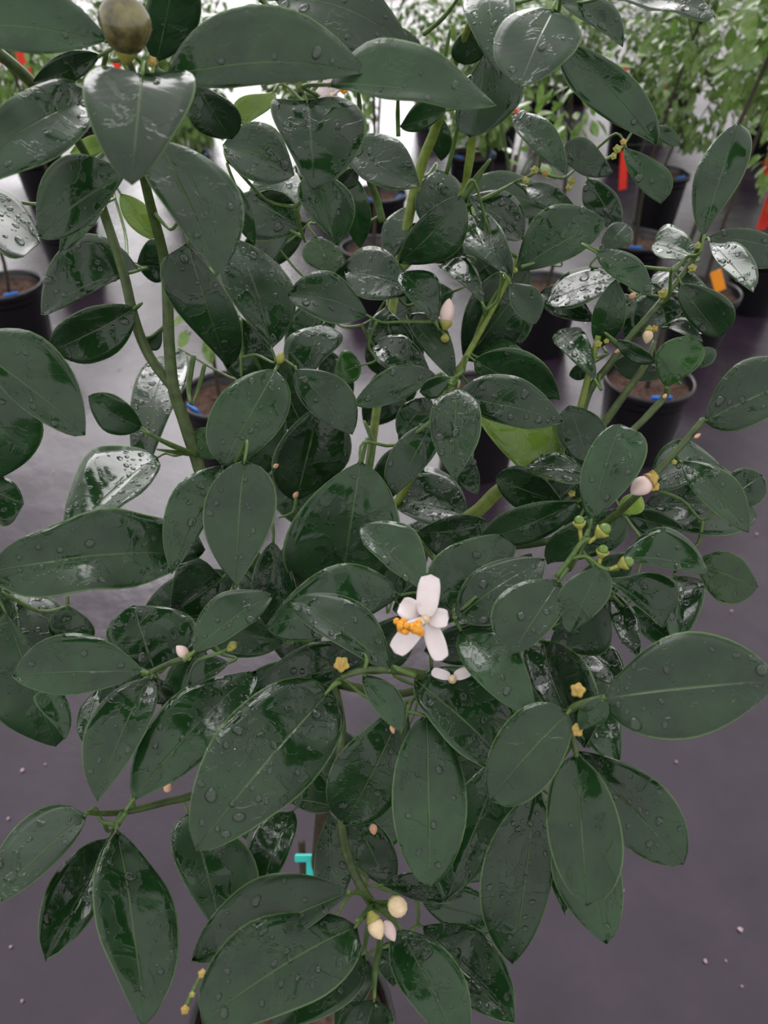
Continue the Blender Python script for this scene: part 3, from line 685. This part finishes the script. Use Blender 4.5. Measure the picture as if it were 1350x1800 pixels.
def old_calyx(x, y, r, z, mat='calyx_old', tilt=(0, 0)):
    r *= .8; p = at(x, y, z); d = ((C0-p).normalized()+RT*tilt[0]+UP*tilt[1]).normalized(); rr = r*z/FPX
    o = lathe('spent_flower', [(rr*.3, -rr*1.2), (rr*.5, -rr*.6), (rr*.95, -.1*rr), (rr*.95, rr*.4), (rr*.7, rr*.55), (rr*.5, rr*.5), (rr*.35, rr*.75), (rr*.12, rr*.95)], p, d, M[mat], bush, 20, .15)
    return o
for a in [(600,1168,17,.36), (1016,1214,16,.33), (1013,1284,14,.332), (1150,855,11,.385), (1147,833,8,.385), (1166,517,11,.47,'calyx'), (1217,472,9,.478,'calyx'), (1228,432,8,.46,'calyx'),
          (1150,578,8,.475), (1052,605,8,.48,'calyx'), (1066,600,6,.48,'calyx'), (1185,812,6,.387,'calyx'), (1005,868,8,.45,'calyx'), (268,108,10,.30), (356,1712,9,1.015), (325,1775,9,1.0), (338,1748,6,1.005,'calyx'),
          (940,300,9,.54,'calyx'), (925,318,8,.54,'calyx'), (958,305,7,.54), (1005,318,8,.53,'calyx'), (1000,330,7,.53,'calyx'), (1085,262,9,.49,'calyx'), (1096,250,7,.49), (1078,275,7,.49,'calyx'), (905,475,6,.5,'calyx'), (888,485,6,.51,'calyx')]:
    old_calyx(*a, tilt=(R.uniform(-.5, .5), R.uniform(-.2, .6)))
# young fruit at the top left
fc = at(220, 42, .29); rr_ = 44*.29/FPX; dv = (at(222, 120, .30)-fc).normalized()
prof = [(max(1e-5, rr_*math.sin(math.pi*i/14)*(1+.04*math.sin(i))), -rr_*1.08*math.cos(math.pi*i/14)) for i in range(15)]
fr = lathe('fruit', prof, fc, -dv, M['fruit'], bush, 22); fr['label'] = 'small brownish green immature fruit'
calyx(fr, fc+dv*rr_*1.02, -dv, .0045); tube('fruit_stalk', [fc+dv*rr_, at(226, 105, .30), at(242, 150, .335)], [.0015, .0014, .0016], M['twig'], fr, 7, 3)
# teal tie and the stake it holds
stk = tube('stake', [potc+Vector((.02, .03, POT_H-.06)), at(530, 1480, .80)], [.004, .004], M['bark'], bush, 8, 1)
def box_geo(c, x, y, n, hx, hy, hz):
    V = [c+x*sx*hx+y*sy*hy+n*sz*hz for sx in (-1, 1) for sy in (-1, 1) for sz in (-1, 1)]
    return V, [(0,1,3,2), (4,6,7,5), (0,4,5,1), (2,3,7,6), (0,2,6,4), (1,5,7,3)]
def strap(name, c, x, y, hx, hy, hz, mat, parent):
    x = x.normalized(); y = (y-x*y.dot(x)).normalized(); n = x.cross(y)
    V, F = box_geo(c, x, y, n, hx, hy, hz); o = mk(name, V, F, M[mat], parent, smooth=False, origin=c)
    bv = o.modifiers.new('round', 'BEVEL'); bv.width = min(hx, hy, hz)*.6; bv.segments = 2
    return o
strap('tie', at(538, 1508, .78), RT, UPV, .012, .004, .003, 'teal', bush)
strap('tie', at(545, 1528, .78), UPV, RT, .011, .004, .003, 'teal', bush)

# ------------------------------------------------------------------ nursery stock behind
def far_leaf_geo(p, d, up, L, W, bend):
    d = d.normalized(); s = d.cross(up).normalized(); n = s.cross(d)
    V = []; 
    for t, w_ in ((0, .0), (.22, .72), (.5, 1.0), (.78, .7), (1, 0)):
        m = p+d*(L*t)-n*(bend*L*t*t)
        if w_ == 0: V.append(m)
        else: V += [m+s*(W*w_*.5)+n*(.10*W*w_), m, m-s*(W*w_*.5)+n*(.10*W*w_)]
    F = [(0,1,2), (0,2,3), (1,4,5,2), (2,5,6,3), (4,7,8,5), (5,8,9,6), (7,10,8), (8,10,9)]
    tv = {0:(0,0)}; UVs = [(0, 0)]
    for t in (.22, .5, .78): UVs += [(t, 1), (t, 0), (t, -1)]
    UVs.append((1, 0))
    return V, F, UVs
FAR_ME = None
def far_tree(c, label, group=None, h0=.72, h1=1.25, rad=.24, nleaf=170, nparts=0, clip=True, tagc=None, tagpos=None, seed=0, lean=0, mat='far_leaf'):
    rr = random.Random(seed*31+5); c = Vector((c[0], c[1], 0))
    t = empty('potted_citrus', c, label, 'potted plant', group)
    pot(t, c); soil(t, c)
    top = c+Vector((rr.uniform(-.05, .05)+lean, rr.uniform(-.05, .05), (h0+h1)/2))
    mid = c+Vector((rr.uniform(-.02, .02), rr.uniform(-.02, .02), h0*.6))
    tube('trunk', [c+UP*.2, mid, top], [.008, .007, .005], M['bark'], t, 8, 5)
    V, F, U = [], [], []
    for b in range(6):
        a = b/6*6.28+rr.random(); z0 = h0+(h1-h0)*rr.uniform(-.1, .35)
        p0 = c+(top-c)*(z0/top.z) if z0 < top.z else top
        p1 = top+Vector((math.cos(a)*rad*.6, math.sin(a)*rad*.6, rr.uniform(-.1, .5)*(h1-h0)))
        tube('branch', [p0, (p0+p1)*.5+UP*.02, p1], [.004, .003, .002], M['stem'], t, 6, 3)
    for k in range(nleaf):
        a = rr.random()*6.28; zq = rr.uniform(-1, 1); q = rr.random()**.4
        o = Vector((math.cos(a)*rad, math.sin(a)*rad, 0))*((1-.55*abs(zq)**3)*q)+UP*(zq*(h1-h0)/2)
        p = Vector((top.x, top.y, (h0+h1)/2))+o
        d = o.normalized()+Vector((rr.uniform(-.8, .8), rr.uniform(-.8, .8), rr.uniform(-.6, .5)))
        L = rr.uniform(.045, .085)
        v, f, u = far_leaf_geo(p, d, UP+Vector((rr.uniform(-.5, .5), rr.uniform(-.5, .5), 0)), L, L*rr.uniform(.42, .58), rr.uniform(0, .3))
        if k < nparts:
            mk('leaf', v, f, M[mat], t, u, origin=v[0].copy())
        else:
            b = len(V); V += v; U += u; F += [tuple(x+b for x in y) for y in f]
    fo = mk('foliage', V, F, M[mat], t, U, origin=top); fo['kind'] = 'stuff'
    if clip:
        for k in range(2):
            a = -1.57+rr.uniform(-1.1, 1.1)+k*.5; p = c+Vector((math.cos(a)*POT_R*.80, math.sin(a)*POT_R*.80, POT_H-.012))
            strap('label_clip', p, Vector((-math.sin(a), math.cos(a), 0)), UP+Vector((math.cos(a), math.sin(a), 0))*.4, .026, .017, .003, 'blue', t)
    if tagc:
        for (px, py, L, ang) in tagpos:
            zz = (c-C0).dot(FW)-.2; p = at(px, py, zz); d = Vector((math.sin(ang), 0, -math.cos(ang)))
            strap('tag', p, d, RT, L/2, .021, .0015, tagc, t)
            tube('tag_string', [p-d*L*.5, p-d*L*.5+UP*.03, Vector((top.x, top.y, min(top.z, p.z+.12)))], [.0012]*3, M['twig'], t, 5, 3)
    return t
ROW = 'rows of potted citrus behind the bush'
def pc(px, py): return ground(px, py, POT_H)
far_tree(pc(1142,664), 'slim potted citrus with two blue clips beside the bare cloth aisle', None, 1.15, 1.4, .16, 60, 20, seed=1, lean=.15)
far_tree(pc(8,498), 'potted citrus with blue clip and teal tie beside the pale wet aisle', None, .85, 1.3, .22, 150, 30, seed=2, lean=-.15)
far_tree(pc(1238,508), 'potted citrus with a hanging orange tag', None, .9, 1.4, .26, 300, 60, False, 'orange', [(1262,494,.09,.5)], seed=3, lean=.1)
far_tree(pc(1168,302), 'potted citrus with a red tag hanging over its tall black pot', None, .42, 1.3, .33, 800, 60, True, 'red', [(1096,300,.2,.15)], seed=4, lean=.12)
far_tree(pc(1120,418), 'potted citrus with one bright blue clip between two tagged plants', None, .95, 1.35, .22, 160, 40, True, seed=5, lean=.1)
far_tree(pc(1345,435), 'potted citrus with a long red tag and bright green crown', None, .42, 1.45, .30, 700, 80, True, 'red', [(1347,300,.10,0), (1349,368,.17,0)], seed=6, lean=.1)
far_tree(pc(667,338), 'potted citrus with pale pot rim and blue clips seen between the bush stems', None, .8, 1.3, .22, 130, 20, True, seed=7)
far_tree(pc(655,432), 'potted citrus half hidden behind the middle of the bush', None, .9, 1.3, .15, 60, 0, True, seed=8)
far_tree(pc(115,392), 'potted citrus with a red tag behind the top left leaves', None, .8, 1.35, .25, 150, 20, False, 'red', [(45,120,.14,.1)], seed=9)
far_tree(pc(395,690), 'low potted citrus right behind the left stems, leaf litter on its soil', None, .45, .65, .10, 30, 0, True, seed=10)
far_tree(pc(845,690), 'slim potted citrus with a blue clip behind the middle right stems', None, .8, 1.1, .12, 40, 0, True, seed=13)
far_tree(pc(960,500), 'potted citrus in deep shade behind the right side of the bush', None, .85, 1.25, .18, 90, 0, True, seed=12)
k = 20
for row, (yy, xs) in enumerate([(4.7, (-2.05, -1.15, -.3, .5, 2.55)), (5.6, (-2.4, -1.5, -.5, .8, 1.7, 2.65)), (6.55, (-2.4, -1.5, -.55, .35, 1.25, 2.15, 3.05)), (7.45, (.8, 1.7, 2.6, 3.5))]):
    for x in xs:
        k += 1
        red = k % 2 == 0
        t_ = far_tree(Vector((x+R.uniform(-.02, .02), yy+R.uniform(-.03, .03), 0)), 'potted citrus with a small red tag in the far nursery rows' if red else 'untagged potted citrus with black pot in the far nursery rows',
                 ROW if red else 'untagged potted citrus in the far rows', .34, R.uniform(1.2, 1.4), .33, 950, 0, True, seed=k)
        if red:
            for q_ in range(2): strap('tag', Vector((x+R.uniform(-.25, .25), yy-.37, R.uniform(.5, .95))), UP+RT*R.uniform(-.4, .4), RT, .05, .017, .0015, 'red', t_)

# scraps of petals on the cloth
V, F = [], []; rr = random.Random(3)
for (px, py) in [(80,1345),(40,1355),(1188,1340),(1300,1635),(1275,1690),(1303,1735),(1285,1075),(1095,1566),(20,1665),(40,1760),(230,680),(210,650),(1330,940),(265,500),(240,600),(120,1110),(15,1440),(1240,1690),(95,830),(250,520),(225,640)]:
    p = ground(px, py)+UP*.002; r = rr.uniform(.002, .0048); b = len(V); a0 = rr.random()*6
    for s in range(5): V.append(p+Vector((math.cos(a0+s*1.256)*r*rr.uniform(.6, 1.3), math.sin(a0+s*1.256)*r*rr.uniform(.6, 1.3), rr.uniform(0, .003))))
    V.append(p+UP*.003)
    for s in range(5): F.append((b+5, b+s, b+(s+1) % 5))
sx = mk('petal_litter', V, F, M['litter'], None, smooth=False, origin=Vector((0, .5, 0))); sx['kind'] = 'stuff'
tag(sx, 'pale petal scraps scattered over the black ground cloth', 'litter')

import os
if os.environ.get('LEAFREP'):
    for r_ in leaf_report:
        if r_[0] > 12 or r_[0] < 2.2 or r_[1] > .85 or r_[1] < .28: print('LEAF', r_)
